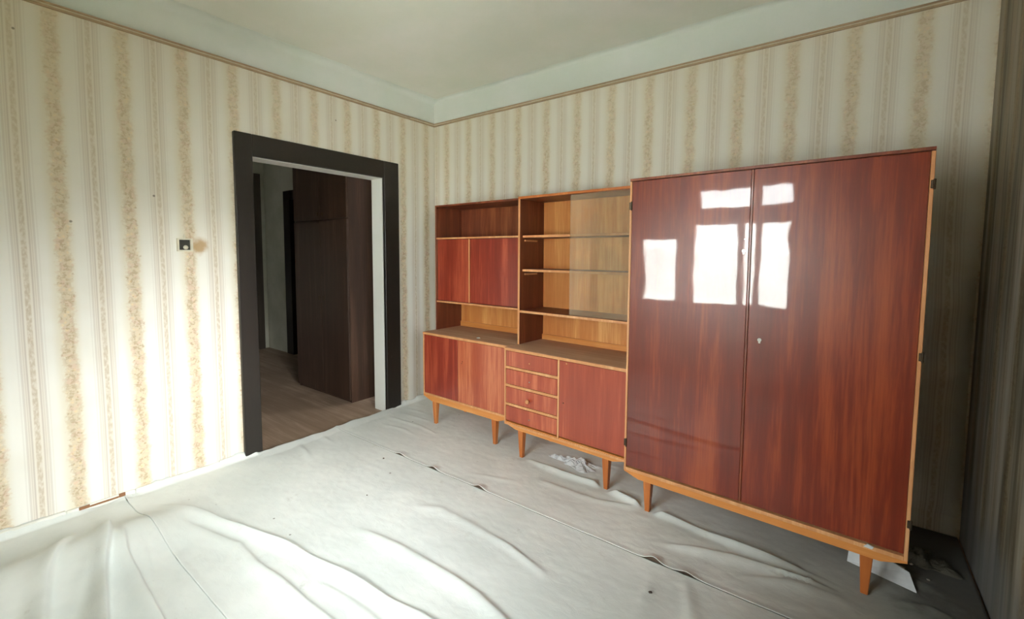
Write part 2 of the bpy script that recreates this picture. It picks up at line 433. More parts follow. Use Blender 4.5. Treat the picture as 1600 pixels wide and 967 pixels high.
window(1, [(1.665, 2.135, .905, 1.80), (2.20, 2.315, .905, 1.80), (2.385, 2.64, .905, 1.80), (1.72, 2.30, 1.985, 2.175), (2.36, 2.64, 1.985, 2.175)],
       [(1.635, 2.665, 1.828, 1.957), (2.163, 2.172, .875, 1.83), (1.635, 1.692, 1.957, 2.203), (2.343, 2.357, .875, 1.83), (2.328, 2.332, 1.957, 2.2)])
window(2, [(1.065, 1.475, .895, 1.635)], [])
window(3, [(-3.537, -3.063, .763, 1.137)], [])
t = bpy.data.objects.new('window_4', None); C.objects.link(t); t['kind'] = 'structure'
a, b_, c, d = SIDEWIN; xa, xb = WALLX+.10, WALLX+.16; f = .04; ym = (a+b_)/2
bm = bmesh.new(); add_box(bm, xa, xb, a, a+f, c, d); add_box(bm, xa, xb, b_-f, b_, c, d); add_box(bm, xa, xb, a+f, b_-f, c, c+f); add_box(bm, xa, xb, a+f, b_-f, d-f, d)
finish('window_frame', bm, M_WINPAINT, t)
box('window_bar', M_WINPAINT, xa, xb, ym-.03, ym+.03, c+f, d-f, t); box('window_sill', M_REVEAL, WALLX-.05, xa, a-.04, b_+.04, c-.03, c, t, .004)
for y0, y1 in ((a+f, ym-.03), (ym+.03, b_-f)):
    bm = bmesh.new(); s = .03
    add_box(bm, xa-.01, xb-.01, y0, y0+s, c+f, d-f); add_box(bm, xa-.01, xb-.01, y1-s, y1, c+f, d-f); add_box(bm, xa-.01, xb-.01, y0+s, y1-s, c+f, c+f+s); add_box(bm, xa-.01, xb-.01, y0+s, y1-s, d-f-s, d-f)
    sash = finish('sash', bm, M_WINPAINT, t); box('pane', M_PANE, xa+.01, xa+.014, y0+s, y1-s, c+f+s, d-f-s, sash, 0)
bm = bmesh.new(); add_box(bm, WALLX+.2, 90, YO, 60, -.9, -.8); struct('ground', bm, mat_paint('garden_ground', (112, 116, 92), (136, 134, 112), .9))
bm = bmesh.new(); add_box(bm, -60, 90, -90, YO, -.9, -.8); struct('ground', bm, M_GROUND)

bm = bmesh.new(); prev = None  # unseen hill, added to cut the sky light entering the front windows
for i in range(61):
    x = -75+2.6*i; hgt = 6.2+.9*math.sin(i*.31)+.5*math.sin(i*.83)
    row = [bm.verts.new((x, -24-1.2*q*q, -.85+hgt*(1-(1-q/5)**2))) for q in range(6)]
    if prev:
        for k in range(5): bm.faces.new((prev[k], row[k], row[k+1], prev[k+1]))
    prev = row
struct('added_hill_blocker', bm, mat_paint('pale_hill_blocker', (204, 204, 200), (220, 219, 216), .9, .2))

# adjoining room seen through the doorway
bm = bmesh.new(); add_box(bm, -3.78, 0, YF, .05, -.20, -.012); struct('floor_adjoining', bm, M_OLDFLOOR)
bm = bmesh.new(); add_box(bm, -4.4, -TH, YO, 2.2, ZC, ZC+.2); struct('ceiling_adjoining', bm, M_CEIL)
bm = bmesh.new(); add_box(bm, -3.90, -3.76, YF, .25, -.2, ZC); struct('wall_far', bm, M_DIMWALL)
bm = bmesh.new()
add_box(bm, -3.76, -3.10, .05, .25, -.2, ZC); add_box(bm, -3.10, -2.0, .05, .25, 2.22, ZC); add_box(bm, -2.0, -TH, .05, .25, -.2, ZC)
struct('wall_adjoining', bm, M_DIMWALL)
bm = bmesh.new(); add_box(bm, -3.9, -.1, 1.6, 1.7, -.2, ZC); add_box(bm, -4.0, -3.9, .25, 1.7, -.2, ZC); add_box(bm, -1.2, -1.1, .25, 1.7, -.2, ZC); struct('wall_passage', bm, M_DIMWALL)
bm = bmesh.new(); add_box(bm, -3.9, -1.1, .05, 1.6, -.2, -.012); struct('floor_passage', bm, M_OLDFLOOR)

def casing(n, parts, label=None):
    t = bpy.data.objects.new('trim_%d' % n, None); C.objects.link(t); t['kind'] = 'structure'
    for nm, bx in parts: box(nm, M_DARK, *bx, t, .004)
CO0, CO1, COZ = -1.845, -.470, 2.268
casing(4, [('casing_post', (-.01, .028, CO0, DY0, -.02, COZ)), ('casing_post', (-.01, .028, DY1, CO1, -.02, COZ)), ('casing_head', (-.01, .028, DY0, DY1, DZ, COZ))])
casing(5, [('casing_post', (-3.15, -2.97, .028, .10, -.02, 2.325)), ('casing_post', (-2.1, -1.92, .028, .10, -.02, 2.325)), ('casing_head', (-2.97, -2.1, .028, .10, 2.20, 2.325))])
t = bpy.data.objects.new('trim_6', None); C.objects.link(t); t['kind'] = 'structure'
box('reveal', M_REVEAL, -TH-.002, -.004, DY1-.004, DY1+.01, -.02, DZ, t, 0)
box('reveal', M_REVEAL, -TH-.002, -.004, DY0-.01, DY0+.004, -.02, DZ, t, 0)
box('reveal_head', M_REVEAL, -TH-.002, -.004, DY0+.004, DY1-.004, DZ-.004, DZ+.01, t, 0)
# dark door in the far wall of the adjoining room
t = bpy.data.objects.new('door_1', None); C.objects.link(t); t['kind'] = 'structure'
box('door_frame', M_BROWN, -3.77, -3.715, -.98, -.02, -.02, 2.62, t, .004)
for z0, z1 in ((.15, .95), (1.05, 1.95), (2.08, 2.52)): box('panel', M_BROWN, -3.72, -3.700, -.86, -.16, z0, z1, t, .01)

# tall cupboard in the adjoining room
cb = thing('tall_cupboard', 'tall dark brown two-door cupboard with top boxes seen through the open doorway', 'cupboard', (-1.44, -.70, -.012))
W_, D_, H_ = .98, .62, 2.62
bm = bmesh.new()
add_box(bm, 0, .018, .02, D_, 0, H_, .001); add_box(bm, W_-.018, W_, .02, D_, 0, H_, .001); add_box(bm, .018, W_-.018, .02, D_, H_-.02, H_)
add_box(bm, .018, W_-.018, D_-.01, D_, 0, H_-.02); add_box(bm, .018, W_-.018, .03, D_-.01, .0, .06); add_box(bm, .018, W_-.018, .02, D_-.01, 1.785, 1.80)
finish('carcass', bm, M_CUPB, cb)
for a, b_ in ((0, .512), (.516, W_)):
    d = box('door', M_CUPB, a, b_, 0, .018, .03, 1.785, cb, .002)
    box('keyhole', M_IRON, (b_-.05 if a == 0 else a+.03), (b_-.03 if a == 0 else a+.05), -.004, .002, .98, 1.03, d, .001)
    d2 = box('top_door', M_CUPB, a, b_, 0, .018, 1.80, H_, cb, .002)
    box('keyhole', M_IRON, (b_-.05 if a == 0 else a+.03), (b_-.03 if a == 0 else a+.05), -.004, .002, 1.83, 1.87, d2, .001)

# ------------------------------------------------------------------ dust sheets on the floor
FOLDS = [  # polyline on the floor, height, broad width, steep width, broad side (+1 left of travel / -1 right)
 ([(0.22,-2.755),(0.286,-2.776),(0.471,-2.843),(0.655,-2.905),(0.863,-2.948),(1.3,-3.02)], .055,.075,.022,-1),
 ([(0.30,-2.63),(0.373,-2.651),(0.553,-2.688),(0.753,-2.742),(1.054,-2.803),(1.5,-2.88)], .10,.075,.014,-1),
 ([(0.45,-2.615),(0.557,-2.632),(0.715,-2.656),(0.889,-2.659),(1.217,-2.679),(1.7,-2.70)], .065,.07,.016,-1),
 ([(0.66,-2.575),(0.724,-2.587),(0.861,-2.609),(1.0,-2.63)], .016,.04,.02,-1),
 ([(0.58,-2.76),(0.656,-2.781),(0.816,-2.828),(1.0,-2.87)], .018,.05,.02,-1),
 ([(0.217,-2.46),(0.355,-2.379),(0.581,-2.3),(0.995,-2.195),(1.207,-2.146),(1.487,-2.104),(1.744,-2.073),(1.927,-2.06),(2.069,-2.037),(2.5,-2.03),(3.0,-2.08)], .040,.075,.013,-1),
 ([(0.555,-2.415),(0.78,-2.346),(1.014,-2.285),(1.233,-2.298),(1.42,-2.282),(1.624,-2.278),(1.772,-2.263),(2.4,-2.24)], .022,.06,.018,-1),
 ([(1.55,-2.19),(1.61,-2.176),(1.754,-2.161),(1.911,-2.157),(2.2,-2.16)], .016,.04,.014,-1),
 ([(1.30,-1.86),(1.452,-1.832),(1.685,-1.811),(2.022,-1.809),(2.165,-1.817),(2.316,-1.849),(2.7,-1.93)], .022,.06,.022,-1),
 ([(1.53,-.625),(1.579,-0.641),(1.902,-0.674),(2.172,-0.672),(2.351,-0.712),(2.51,-0.752),(2.666,-0.755),(2.858,-0.782),(3.047,-0.792),(3.213,-0.795),(3.436,-0.825)], .036,.038,.013,-1),
 ([(2.65,-1.0),(2.812,-0.955),(2.982,-0.901),(3.144,-0.880),(3.298,-0.866),(3.144,-0.880),(3.298,-0.866),(3.42,-.86)], .034,.05,.02,-1),
 ([(3.0,-1.03),(3.081,-0.99),(3.225,-0.925),(3.371,-0.905),(3.5,-.90)], .030,.05,.02,-1),
 ([(2.80,-1.165),(2.849,-1.182),(2.927,-1.382),(2.97,-1.55)], .020,.05,.03,1),
 ([(2.70,-1.165),(2.724,-1.262),(2.743,-1.437),(2.75,-1.6)], .012,.05,.03,1),
 ([(1.80,-.85),(1.89,-0.841),(2.236,-0.836),(2.419,-0.77),(2.5,-.75)], .012,.05,.02,-1),
 ([(0.03,-1.48),(0.04,-1.486),(0.34,-1.558),(.45,-1.58)], .016,.035,.02,-1),
 ([(0.03,-1.30),(0.2,-1.33),(.33,-1.34)], .012,.035,.02,-1),
 ([(0.797,-1.5),(0.82,-1.187)], .006,.05,.04,1),
 ([(0.12,-0.60),(0.64,-0.57)], .012,.03,.018,-1),
 ([(0.15,-0.72),(0.55,-0.70),(.8,-.735)], .010,.03,.018,-1),
 ([(0.10,-0.48),(0.4,-0.47)], .010,.03,.018,-1),
 ([(0.2,-0.86),(0.5,-0.83),(.75,-.86)], .008,.03,.018,-1),
 ([(1.40,-1.54),(1.446,-1.518),(1.569,-1.456),(1.749,-1.457),(2.066,-1.475),(2.4,-1.55)], .012,.05,.025,-1),
 ([(1.35,-1.05),(1.468,-1.03),(1.69,-0.953),(1.8,-.93)], .008,.04,.02,-1),
 ([(3.40,-.60),(3.6,-.56),(3.80,-.60)], .022,.04,.02,-1),
 ([(3.45,-.42),(3.62,-.36),(3.82,-.38)], .024,.04,.025,-1),
 ([(3.3,-1.1),(3.55,-1.02),(3.8,-1.05)], .02,.05,.025,-1),
 ([(3.55,-.78),(3.7,-.74),(3.84,-.80)], .018,.04,.02,-1),
]
def vnoise(x, y, f, seed):
    r = np.random.default_rng(seed); T = r.random((128, 128))
    X, Y = x*f+50, y*f+50; xi, yi = np.floor(X).astype(int), np.floor(Y).astype(int); a, b_ = X-xi, Y-yi
    a, b_ = a*a*(3-2*a), b_*b_*(3-2*b_)
    g = lambda i, j: T[i % 128, j % 128]
    return (g(xi, yi)*(1-a)+g(xi+1, yi)*a)*(1-b_)+(g(xi, yi+1)*(1-a)+g(xi+1, yi+1)*a)*b_-.5
def height(x, y, full=False):
    DX = np.zeros(x.shape); DY = np.zeros(x.shape)
    z = .004*vnoise(x, y, 2.2, 1)+.003*vnoise(x, y, 7, 2)+.0014*vnoise(x, y*1.6, 19, 3)+.0008*vnoise(x, y, 41, 4)+.003
    hump = np.exp(-((x-.52)/.24)**2)*(x > .52)+np.where(x <= .52, np.exp(-((x-.52)/.17)**2), 0)*1.
    z = z+.070*hump*np.clip((-2.20-y)/.35, 0, 1)
    for pts, h, wb_, ws, side in FOLDS:
        P = np.array(pts); best = np.full(x.shape, 9.); sgn = np.zeros(x.shape); nx_ = np.zeros(x.shape); ny_ = np.zeros(x.shape); tt = np.zeros(x.shape)
        L = np.concatenate([[0], np.cumsum(np.linalg.norm(np.diff(P, axis=0), axis=1))])
        for i in range(len(P)-1):
            d = P[i+1]-P[i]; l = np.hypot(*d); u = d/l
            px, py = x-P[i, 0], y-P[i, 1]; t = np.clip(px*u[0]+py*u[1], 0, l)
            ex, ey = px-t*u[0], py-t*u[1]; dist = np.hypot(ex, ey); cr = u[0]*py-u[1]*px
            m = dist < best; best = np.where(m, dist, best); sgn = np.where(m, np.sign(cr), sgn); tt = np.where(m, (L[i]+t)/L[-1], tt); nx_ = np.where(m, u[1]*side, nx_); ny_ = np.where(m, -u[0]*side, ny_)
        wloc = np.where(sgn*side > 0, wb_*.72, max(ws, .017)*1.05)*(.85+.5*vnoise(tt*L[-1]*3, tt*0+h*100, 1, 9))
        e = np.exp(-(best/wloc)**2)
        tl = .18 if L[-1] > .6 else .5
        tap = np.clip(tt/tl, 0, 1)*np.clip((1-tt)/tl, 0, 1); tap = tap*tap*(3-2*tap)
        q = .70*h*tap*e*(.9+.5*vnoise(tt*L[-1]*4, tt*0+3, 1, 11))
        z = z+q; DX = DX+nx_*q*.25; DY = DY+ny_*q*.25
    return (z, DX, DY) if full else z
LEGS = []   # filled below: (x, y) of feet; the cloth is pressed flat there
def sheet_mesh(name, xr, yr, nx, ny, seam_lo=None, seam_hi=None):
    xs = np.linspace(*xr, nx); ys = np.linspace(*yr, ny)
    X, Y = np.meshgrid(xs, ys, indexing='ij'); Z, DX, DY = height(X, Y, True)
    for fx, fy in LEGS:
        r = np.hypot(X-fx, Y-fy); k = np.clip((r-.028)/.06, 0, 1); k = k*k*(3-2*k); Z = Z*k; DX = DX*k; DY = DY*k
    ed = np.clip(np.minimum(Y-yr[0], yr[1]-Y)/.04, 0, 1)*np.clip((X-xr[0])/.05, 0, 1); X0_, Y0_ = X, Y
    # turned-up hem against the left wall, away from the doorway
    if xr[0] < .06:
        hem = np.clip(1-(X-.0)/.045, 0, 1); jag = .038+.03*vnoise(Y, Y*0, 9, 21)+.018*vnoise(Y, Y*0, 31, 22)
        door = 1/(1+np.exp(-(np.abs(Y-(DY0+DY1)/2)-.60)/.015))
        gap = 1-.9*np.exp(-((Y+2.60)/.10)**2)
        Z = Z+np.maximum(jag, .004)*hem**1.3*door*gap
        edge = np.clip(1-X/.12, 0, 1)
        X = X+edge*(1-door)*(.022+.030*vnoise(Y, Y*0, 4, 23)+.02*vnoise(Y, Y*0, 19, 24))
        Z = Z+(1-door)*edge*(.012+.012*vnoise(Y, Y*0, 14, 25))
    if seam_lo is not None:      # this panel's low-y edge laps over its neighbour
        d = np.clip(1-(Y-yr[0])/.03, 0, 1)
        Z = Z+.004*d
        for sx_, sh in seam_lo: Z = Z+sh*np.exp(-((X-sx_)/.035)**2)*np.clip(1-(Y-yr[0])/.06, 0, 1)
    Z = np.maximum(Z, .0002); X = X+DX*ed; Y = Y+DY*ed
    V = np.stack([X, Y, Z], -1).reshape(-1, 3)
    I = np.arange(nx*ny).reshape(nx, ny)
    Fq = np.stack([I[:-1, :-1], I[1:, :-1], I[1:, 1:], I[:-1, 1:]], -1).reshape(-1, 4)
    me = bpy.data.meshes.new(name); me.from_pydata(V.tolist(), [], Fq.tolist()); me.update()
    me.polygons.foreach_set('use_smooth', np.ones(len(me.polygons), bool))
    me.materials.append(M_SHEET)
    o = bpy.data.objects.new(name, me); C.objects.link(o)
    md = o.modifiers.new('thickness', 'SOLIDIFY'); md.thickness = .0018; md.offset = -1
    return o

# ------------------------------------------------------------------ furniture
def leg_bm(u, v, ztop, lean=0.0, wt=.047, wb_=.027):
    bm = bmesh.new()
    a = [bm.verts.new((u+sx*wb_/2+lean, v+sy*wb_/2, 0)) for sx, sy in ((-1, -1), (1, -1), (1, 1), (-1, 1))]
    b_ = [bm.verts.new((u+sx*wt/2, v+sy*wt/2, ztop)) for sx, sy in ((-1, -1), (1, -1), (1, 1), (-1, 1))]
    bm.faces.new(a[::-1]); bm.faces.new(b_)
    for i in range(4): bm.faces.new((a[i], a[(i+1) % 4], b_[(i+1) % 4], b_[i]))
    bmesh.ops.bevel(bm, geom=list(bm.edges), offset=.003, segments=1, affect='EDGES')
    return bm
def apron(parent, w, d, ztop, zlow, run=.1):
    # boat-shaped rail frame: front, back and two cross rails
    for v0 in (.004, d-.035):
        bm = bmesh.new(); add_prism(bm, [(0, ztop), (w, ztop), (w, ztop-.014), (w-run, zlow), (run, zlow), (0, ztop-.014)], v0, v0+.026)
        finish('rail', bm, M_BEECH, parent)
    for u0 in (run, w-run-.026):
        bm = bmesh.new(); add_box(bm, u0, u0+.026, .03, d-.035, zlow, ztop, 0); finish('cross_rail', bm, M_BEECH, parent)
def legs(parent, us, d, ztop):
    c, s = math.cos(parent.rotation_euler.z), math.sin(parent.rotation_euler.z)
    for u in us:
        for v in (.048, d-.06):
            finish('leg', leg_bm(u, v, ztop), M_LEG, parent)
            LEGS.append((parent.location.x+c*u-s*v, parent.location.y+s*u+c*v))
def screw(parent, u, v, z, r=.004, mat=None, name='screw'):
    bm = bmesh.new(); add_lathe(bm, [(r, -.001), (r, .002), (r*.7, .0035)], (u, v, z), n=10); return finish(name, bm, mat or M_METAL, parent)
def lower_body(t, w, d, z0, z1, side=.016, divs=()):
    box('side_panel', M_EDGE, 0, side, 0, d, z0, z1-.02, t); box('side_panel', M_EDGE, w-side, w, 0, d, z0, z1-.02, t)
    box('bottom_panel', M_EDGE, side, w-side, 0, d, z0, z0+.016, t)
    tp = box('top_panel', M_TOP, 0, w, .004, d, z1-.02, z1, t)
    box('edge_strip', M_EDGE, 0, w, -.002, .004, z1-.02, z1-.001, tp, .001)
    box('back_panel', M_BACKW, side, w-side, d-.006, d-.001, z0+.016, z1-.02, t, 0)

# unit A: two-door sideboard
A = thing('sideboard', 'low two-door sideboard of reddish wood on tapered legs, beside the doorway', 'sideboard', (.490, -.6081, 0), -.021213)
WA, DA, ZA0, ZA1 = .930, .47, .250, .787
lower_body(A, WA, DA, ZA0, ZA1)
box('door', M_MAHOGD, .018, .414, -.001, .016, ZA0+.018, ZA1-.022, A)
d = box('door', M_MAHOGW, .418, WA-.018, -.001, .016, ZA0+.018, ZA1-.022, A)
for q in ((.47, .60), (.462, .585)): screw(d, q[0], -.001, q[1], .003, M_IRON, 'knob_hole')
apron(A, WA, DA, ZA0, .204); legs(A, (.106, .770), DA, .21)

# hutch on A
HA = thing('hutch', 'upper cabinet with open top shelf and two red sliding doors, standing on the left sideboard', 'hutch', (.490, -.6081, ZA1), -.021213)
z = lambda v: v-ZA1
OF, DH = .148, .31
box('side_panel', M_INNER, 0, .014, OF, OF+DH, 0, z(1.846), HA); box('side_panel', M_INNER, WA-.016, WA, OF, OF+DH, 0, z(1.846), HA)
tp = box('top_panel', M_INNER, 0, WA, OF, OF+DH, z(1.846), z(1.861), HA)
box('edge_strip', M_BACKR, 0, WA, OF-.0012, OF, z(1.847), z(1.860), tp, 0)
for u0, u1 in ((.001, .013), (WA-.015, WA-.001)): box('edge_strip', M_EDGE if u0 > .5 else M_INNER, u0, u1, OF-.0012, OF, 0, z(1.846), HA, 0)
for z0 in (1.572, 1.030):
    s = box('shelf', M_INNER, .014, WA-.016, OF+.002, OF+DH-.006, z(z0), z(z0+.015), HA)
    box('edge_strip', M_EDGE, .014, WA-.016, OF, OF+.002, z(z0+.001), z(z0+.014), s, 0)
box('back_panel', M_BACKR, .014, WA-.016, OF+DH-.006, OF+DH-.001, z(1.06), z(1.846), HA, 0)
box('back_panel', M_BACKW, .014, WA-.016, OF+DH-.007, OF+DH-.002, 0, z(1.03), HA, 0, label='golden lower back panel')
box('back_rail', M_BEECH, .014, WA-.016, OF+DH-.02, OF+DH-.007, 0, .045, HA)
dl = box('sliding_door', M_MAHOGD, .014, .392, OF+.016, OF+.026, z(1.046), z(1.571), HA)
box('edge_strip', M_EDGE, .382, .394, OF+.014, OF+.016, z(1.046), z(1.571), dl, 0)
box('sliding_door', M_MAHOGD, .376, WA-.017, OF+.028, OF+.038, z(1.046), z(1.571), HA)

# unit B: chest with four drawers and a door
B = thing('drawer_sideboard', 'low sideboard with four small drawers and one door, in the middle of the row', 'sideboard', (1.4231, -.6755, 0), -.049974)
WB, DB, ZB0, ZB1 = .958, .47, .2275, .787
lower_body(B, WB, DB, ZB0, ZB1, .013)
UD = .457
box('divider', M_EDGE, UD, UD+.013, .0, DB-.01, ZB0+.016, ZB1-.02, B)
tops = [.655, .525, .389]
for zt in tops: box('drawer_rail', M_EDGE, .013, UD, 0, .30, zt-.018, zt, B)
for i, (z0, z1) in enumerate(((.658, .764), (.528, .634), (.392, .504), (.262, .368))):
    bm = bmesh.new(); add_box(bm, .016, UD-.003, .001, .018, z0, z1, .0015)
    dr = finish('drawer', bm, M_MAHOGL, B)
    bm = bmesh.new()
    add_box(bm, .022, .032, .018, .40, z0+.006, z1-.02); add_box(bm, UD-.02, UD-.010, .018, .40, z0+.006, z1-.02)
    add_box(bm, .032, UD-.02, .39, .40, z0+.006, z1-.02); add_box(bm, .032, UD-.02, .018, .39, z0+.006, z0+.010)
    finish('drawer_box', bm, M_EDGE, dr)
    zc = (z0+z1)/2-.008; uk = .222
    if i == 2:
        bm = bmesh.new(); add_lathe(bm, [(.006, -.001), (.006, .007), (.010, .010), (.0145, .015), (.0155, .020), (.0125, .0245), (.006, .0265)], (uk, .001, zc))
        finish('knob', bm, M_EDGE, dr, smooth=True, label='round light wood knob')
    else: screw(dr, uk+.004, .001, zc, .0045 if i else .0055, M_EDGE if i == 0 else M_METAL, 'knob_screw')
d = box('door', M_MAHOGL, UD+.015, WB-.016, -.001, .016, .262, ZB1-.022, B)
screw(d, .528, -.001, .752, .006, M_EDGE, 'door_stop')
screw(d, .505, -.001, .49, .004, M_IRON, 'knob_hole')
apron(B, WB, DB, ZB0+.022, .208); legs(B, (.128, .798), DB, .215)
HB = thing('bookcase_hutch', 'open upper bookcase with three shelves and one sliding glass pane, beside the wardrobe', 'hutch', (1.4231, -.6755, ZB1), -.049974)
z = lambda v: v-ZB1
DH = .30
for u0 in (0, WB-.018):
    s = box('side_panel', M_INNER, u0, u0+.018, OF, OF+DH, 0, z(1.845), HB)
    box('edge_strip', M_EDGE, u0+.001, u0+.017, OF-.0012, OF, 0, z(1.845), s, 0)
tp = box('top_panel', M_INNER, 0, WB, OF, OF+DH, z(1.845), z(1.863), HB)
box('edge_strip', M_LEG, 0, WB, OF-.0012, OF, z(1.846), z(1.862), tp, 0)
box('back_panel', M_BACKW, .018, WB-.018, OF+DH-.006, OF+DH-.001, 0, z(1.845), HB, 0)
box('back_rail', M_BEECH, .018, WB-.018, OF+DH-.02, OF+DH-.006, 0, .04, HB)
for z0, v0 in ((1.568, .03), (1.322, .03), (1.022, .0)):
    s = box('shelf', M_INNER, .0185, WB-.0185, OF+v0+.002, OF+DH-.007, z(z0), z(z0+.018), HB)
    box('edge_strip', M_EDGE, .0185, WB-.0185, OF+v0, OF+v0+.002, z(z0+.001), z(z0+.017), s, 0)
    if v0: box('shelf_batten', M_EDGE, .0185, .028, OF+v0+.02, OF+.2, z(z0-.026), z(z0-.014), s, .001)
box('glass_pane', M_CABGLASS, .438, WB-.021, OF+.010, OF+.014, z(1.043), z(1.842), HB, 0, label='dusty sliding glass pane')

# unit C: wardrobe
Wd = thing('wardrobe', 'large glossy red-brown two-door wardrobe on tapered legs reflecting the windows', 'wardrobe', (2.3831, -.7889, 0), -.039192)
WC, DC, ZC0, ZC1 = 1.225, .55, .221, 1.864
sl = box('side_panel', M_EDGE, 0, .012, 0, DC, ZC0, ZC1-.016, Wd); sr = box('side_panel', M_EDGE, WC-.013, WC, 0, DC, ZC0, ZC1-.016, Wd)
tp = box('top_panel', M_INNER, 0, WC, .002, DC, ZC1-.014, ZC1, Wd); box('edge_strip', M_BACKR, 0, WC, 0, .002, ZC1-.012, ZC1-.001, tp, 0)
box('bottom_panel', M_EDGE, .012, WC-.013, 0, DC, ZC0, ZC0+.018, Wd)
box('back_panel', M_INNER, .012, WC-.013, DC-.006, DC-.001, ZC0+.018, ZC1-.016, Wd, 0)
US = .606
wl_ = box('door', M_MAHOG, .014, US-.006, -.001, .017, ZC0+.03, ZC1-.017, Wd)
wr_ = box('door', M_MAHOG, US+.006, WC-.014, -.001, .017, ZC0+.03, ZC1-.017, Wd)
wl_.rotation_euler.z = -.0004
box('closing_strip', M_BACKR, US-.005, US+.0055, -.004, .012, ZC0+.03, ZC1-.017, wr_, .002)
def lock(parent, u, zc):
    bm = bmesh.new(); add_lathe(bm, [(.009, -.001), (.009, .0015), (.007, .0025)], (u, -.001, zc), n=16)
    add_box(bm, u-.0045, u+.0045, -.0035, -.001, zc-.016, zc+.004, .0008)
    o = finish('lock_plate', bm, M_METAL, parent)
    return o
lock(wl_, .580, 1.47); lock(wr_, .662, 1.055)
screw(wl_, .583, -.001, 1.525, .004)
for zh in (1.722, 1.057, .379):
    bm = bmesh.new(); add_box(bm, WC-.010, WC+.004, -.004, .005, zh-.016, zh+.016, .002); add_lathe(bm, [(.003, -.020), (.004, -.018), (.004, .018), (.003, .020)], (WC+.001, -.005, zh), 'z', 10)
    finish('hinge', bm, M_IRON, sr)
for zh in (1.716, .383):
    bm = bmesh.new(); add_box(bm, -.002, .013, -.004, .004, zh-.02, zh+.02, .0015); add_lathe(bm, [(.003, -.024), (.004, -.022), (.004, .022), (.003, .024)], (.012, -.004, zh), 'z', 10)
    finish('hinge', bm, M_IRON, sl)
apron(Wd, WC, DC, ZC0+.006, .186, .085); legs(Wd, (.128, 1.096), DC, .195)

bm = bmesh.new(); add_prism(bm, [(1.085, .232), (1.112, .230), (1.118, .240), (1.098, .246)], -.0065, .001); finish('chipped_patch', bm, M_PAPER, Wd)
# ------------------------------------------------------------------ the sheets themselves (after the feet are known)
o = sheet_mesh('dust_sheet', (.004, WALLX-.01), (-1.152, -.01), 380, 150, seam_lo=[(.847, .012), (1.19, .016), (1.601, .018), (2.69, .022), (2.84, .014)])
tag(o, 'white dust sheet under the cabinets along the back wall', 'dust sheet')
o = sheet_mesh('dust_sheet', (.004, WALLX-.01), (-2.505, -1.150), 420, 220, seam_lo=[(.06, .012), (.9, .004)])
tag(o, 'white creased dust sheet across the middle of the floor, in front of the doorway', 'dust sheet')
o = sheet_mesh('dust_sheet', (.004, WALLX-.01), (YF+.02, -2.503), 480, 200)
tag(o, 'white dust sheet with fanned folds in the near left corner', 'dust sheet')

# plaster skirting strip along the left wall, broken in places
t = bpy.data.objects.new('baseboard_left', None); C.objects.link(t); t['kind'] = 'structure'
yy = YF+.02
k = 0
while yy < CO0-.02:
    L = random.uniform(.16, .34); y1 = min(yy+L, CO0-.004)
    bm = bmesh.new(); h = random.uniform(.034, .042)
    add_box(bm, 0.001, .016, yy, y1-.002, -.01, h, .004); finish('skirting_piece', bm, M_PLASTER, t); yy = y1; k += 1
for (y0, y1, z1) in ((-2.70, -2.655, .018), (-2.655, -2.53, .010), (-2.53, -2.50, .022)):
    bm = bmesh.new(); add_box(bm, .014, .020, y0, y1, .018, z1+.018, .002); finish('broken_patch', bm, M_BARK, t)

# ------------------------------------------------------------------ small things
sw = thing('light_switch', 'old square wall switch with its cover missing, beside a brown stain on the left wall', 'switch', (0, -2.146, 1.497))
bm = bmesh.new(); q = .041; f = .009; dpt = .024
add_box(bm, -.002, dpt, -q, -q+f, -q, q, .001); add_box(bm, -.002, dpt, q-f-.004, q, -q, q, .001)
add_box(bm, -.002, dpt, -q+f, q-f-.004, -q, -q+f, .001); add_box(bm, -.002, dpt, -q+f, q-f-.004, q-f, q, .001)
finish('switch_frame', bm, M_BAKE, sw)
box('switch_core', M_DARKBOX, .001, .010, -q+f, q-f-.004, -q+f, q-f, sw, 0)
bm = bmesh.new(); add_lathe(bm, [(.013, .009), (.013, .016), (.010, .022), (.004, .024)], (0, .004, -.016), 'x', 16); finish('switch_knob', bm, M_BAKE, sw, smooth=True, label='round white knob')
bm = bmesh.new(); add_lathe(bm, [(.005, .0), (.005, .02), (.003, .024)], (.010, 0, q), 'z', 10); finish('cable_stub', bm, M_BAKE, sw)

def crumpled(name, cx, cy, rx, ry, h, mat, seed, z0=.006, n=26, rz=0):
    bm = bmesh.new(); V = []
    for i in range(n):
        row = []
        for j in range(n):
            u, v = -1+2*i/(n-1), -1+2*j/(n-1)
            a = math.atan2(v, u); rr = max(abs(u), abs(v))/max(1e-6, math.hypot(u, v)) if (u or v) else 1
            wob = 1+.28*math.sin(3*a+seed)+.14*math.sin(7*a+2*seed)
            x, y = u*rx*rr*wob, v*ry*rr*wob
            r = math.hypot(u*rr, v*rr)
            zz = abs(float(vnoise(np.array([x*1.0+seed]), np.array([y*1.0]), 22, seed)[0]))*2+.35*abs(float(vnoise(np.array([x+seed]), np.array([y]), 60, seed+1)[0]))*2
            row.append(bm.verts.new((cx+x*math.cos(rz)-y*math.sin(rz), cy+x*math.sin(rz)+y*math.cos(rz), z0+h*zz*max(0, 1-r*r)+.002*zz)))
        V.append(row)
    for i in range(n-1):
        for j in range(n-1): bm.faces.new((V[i][j], V[i+1][j], V[i+1][j+1], V[i][j+1]))
    o = finish(name, bm, mat); md = o.modifiers.new('thickness', 'SOLIDIFY'); md.thickness = .001; md.offset = 1
    return o
tag(crumpled('crumpled_paper', 1.93, -.50, .17, .07, .055, M_PAPER, 5), 'crumpled whitish paper lying under the drawer sideboard', 'paper')
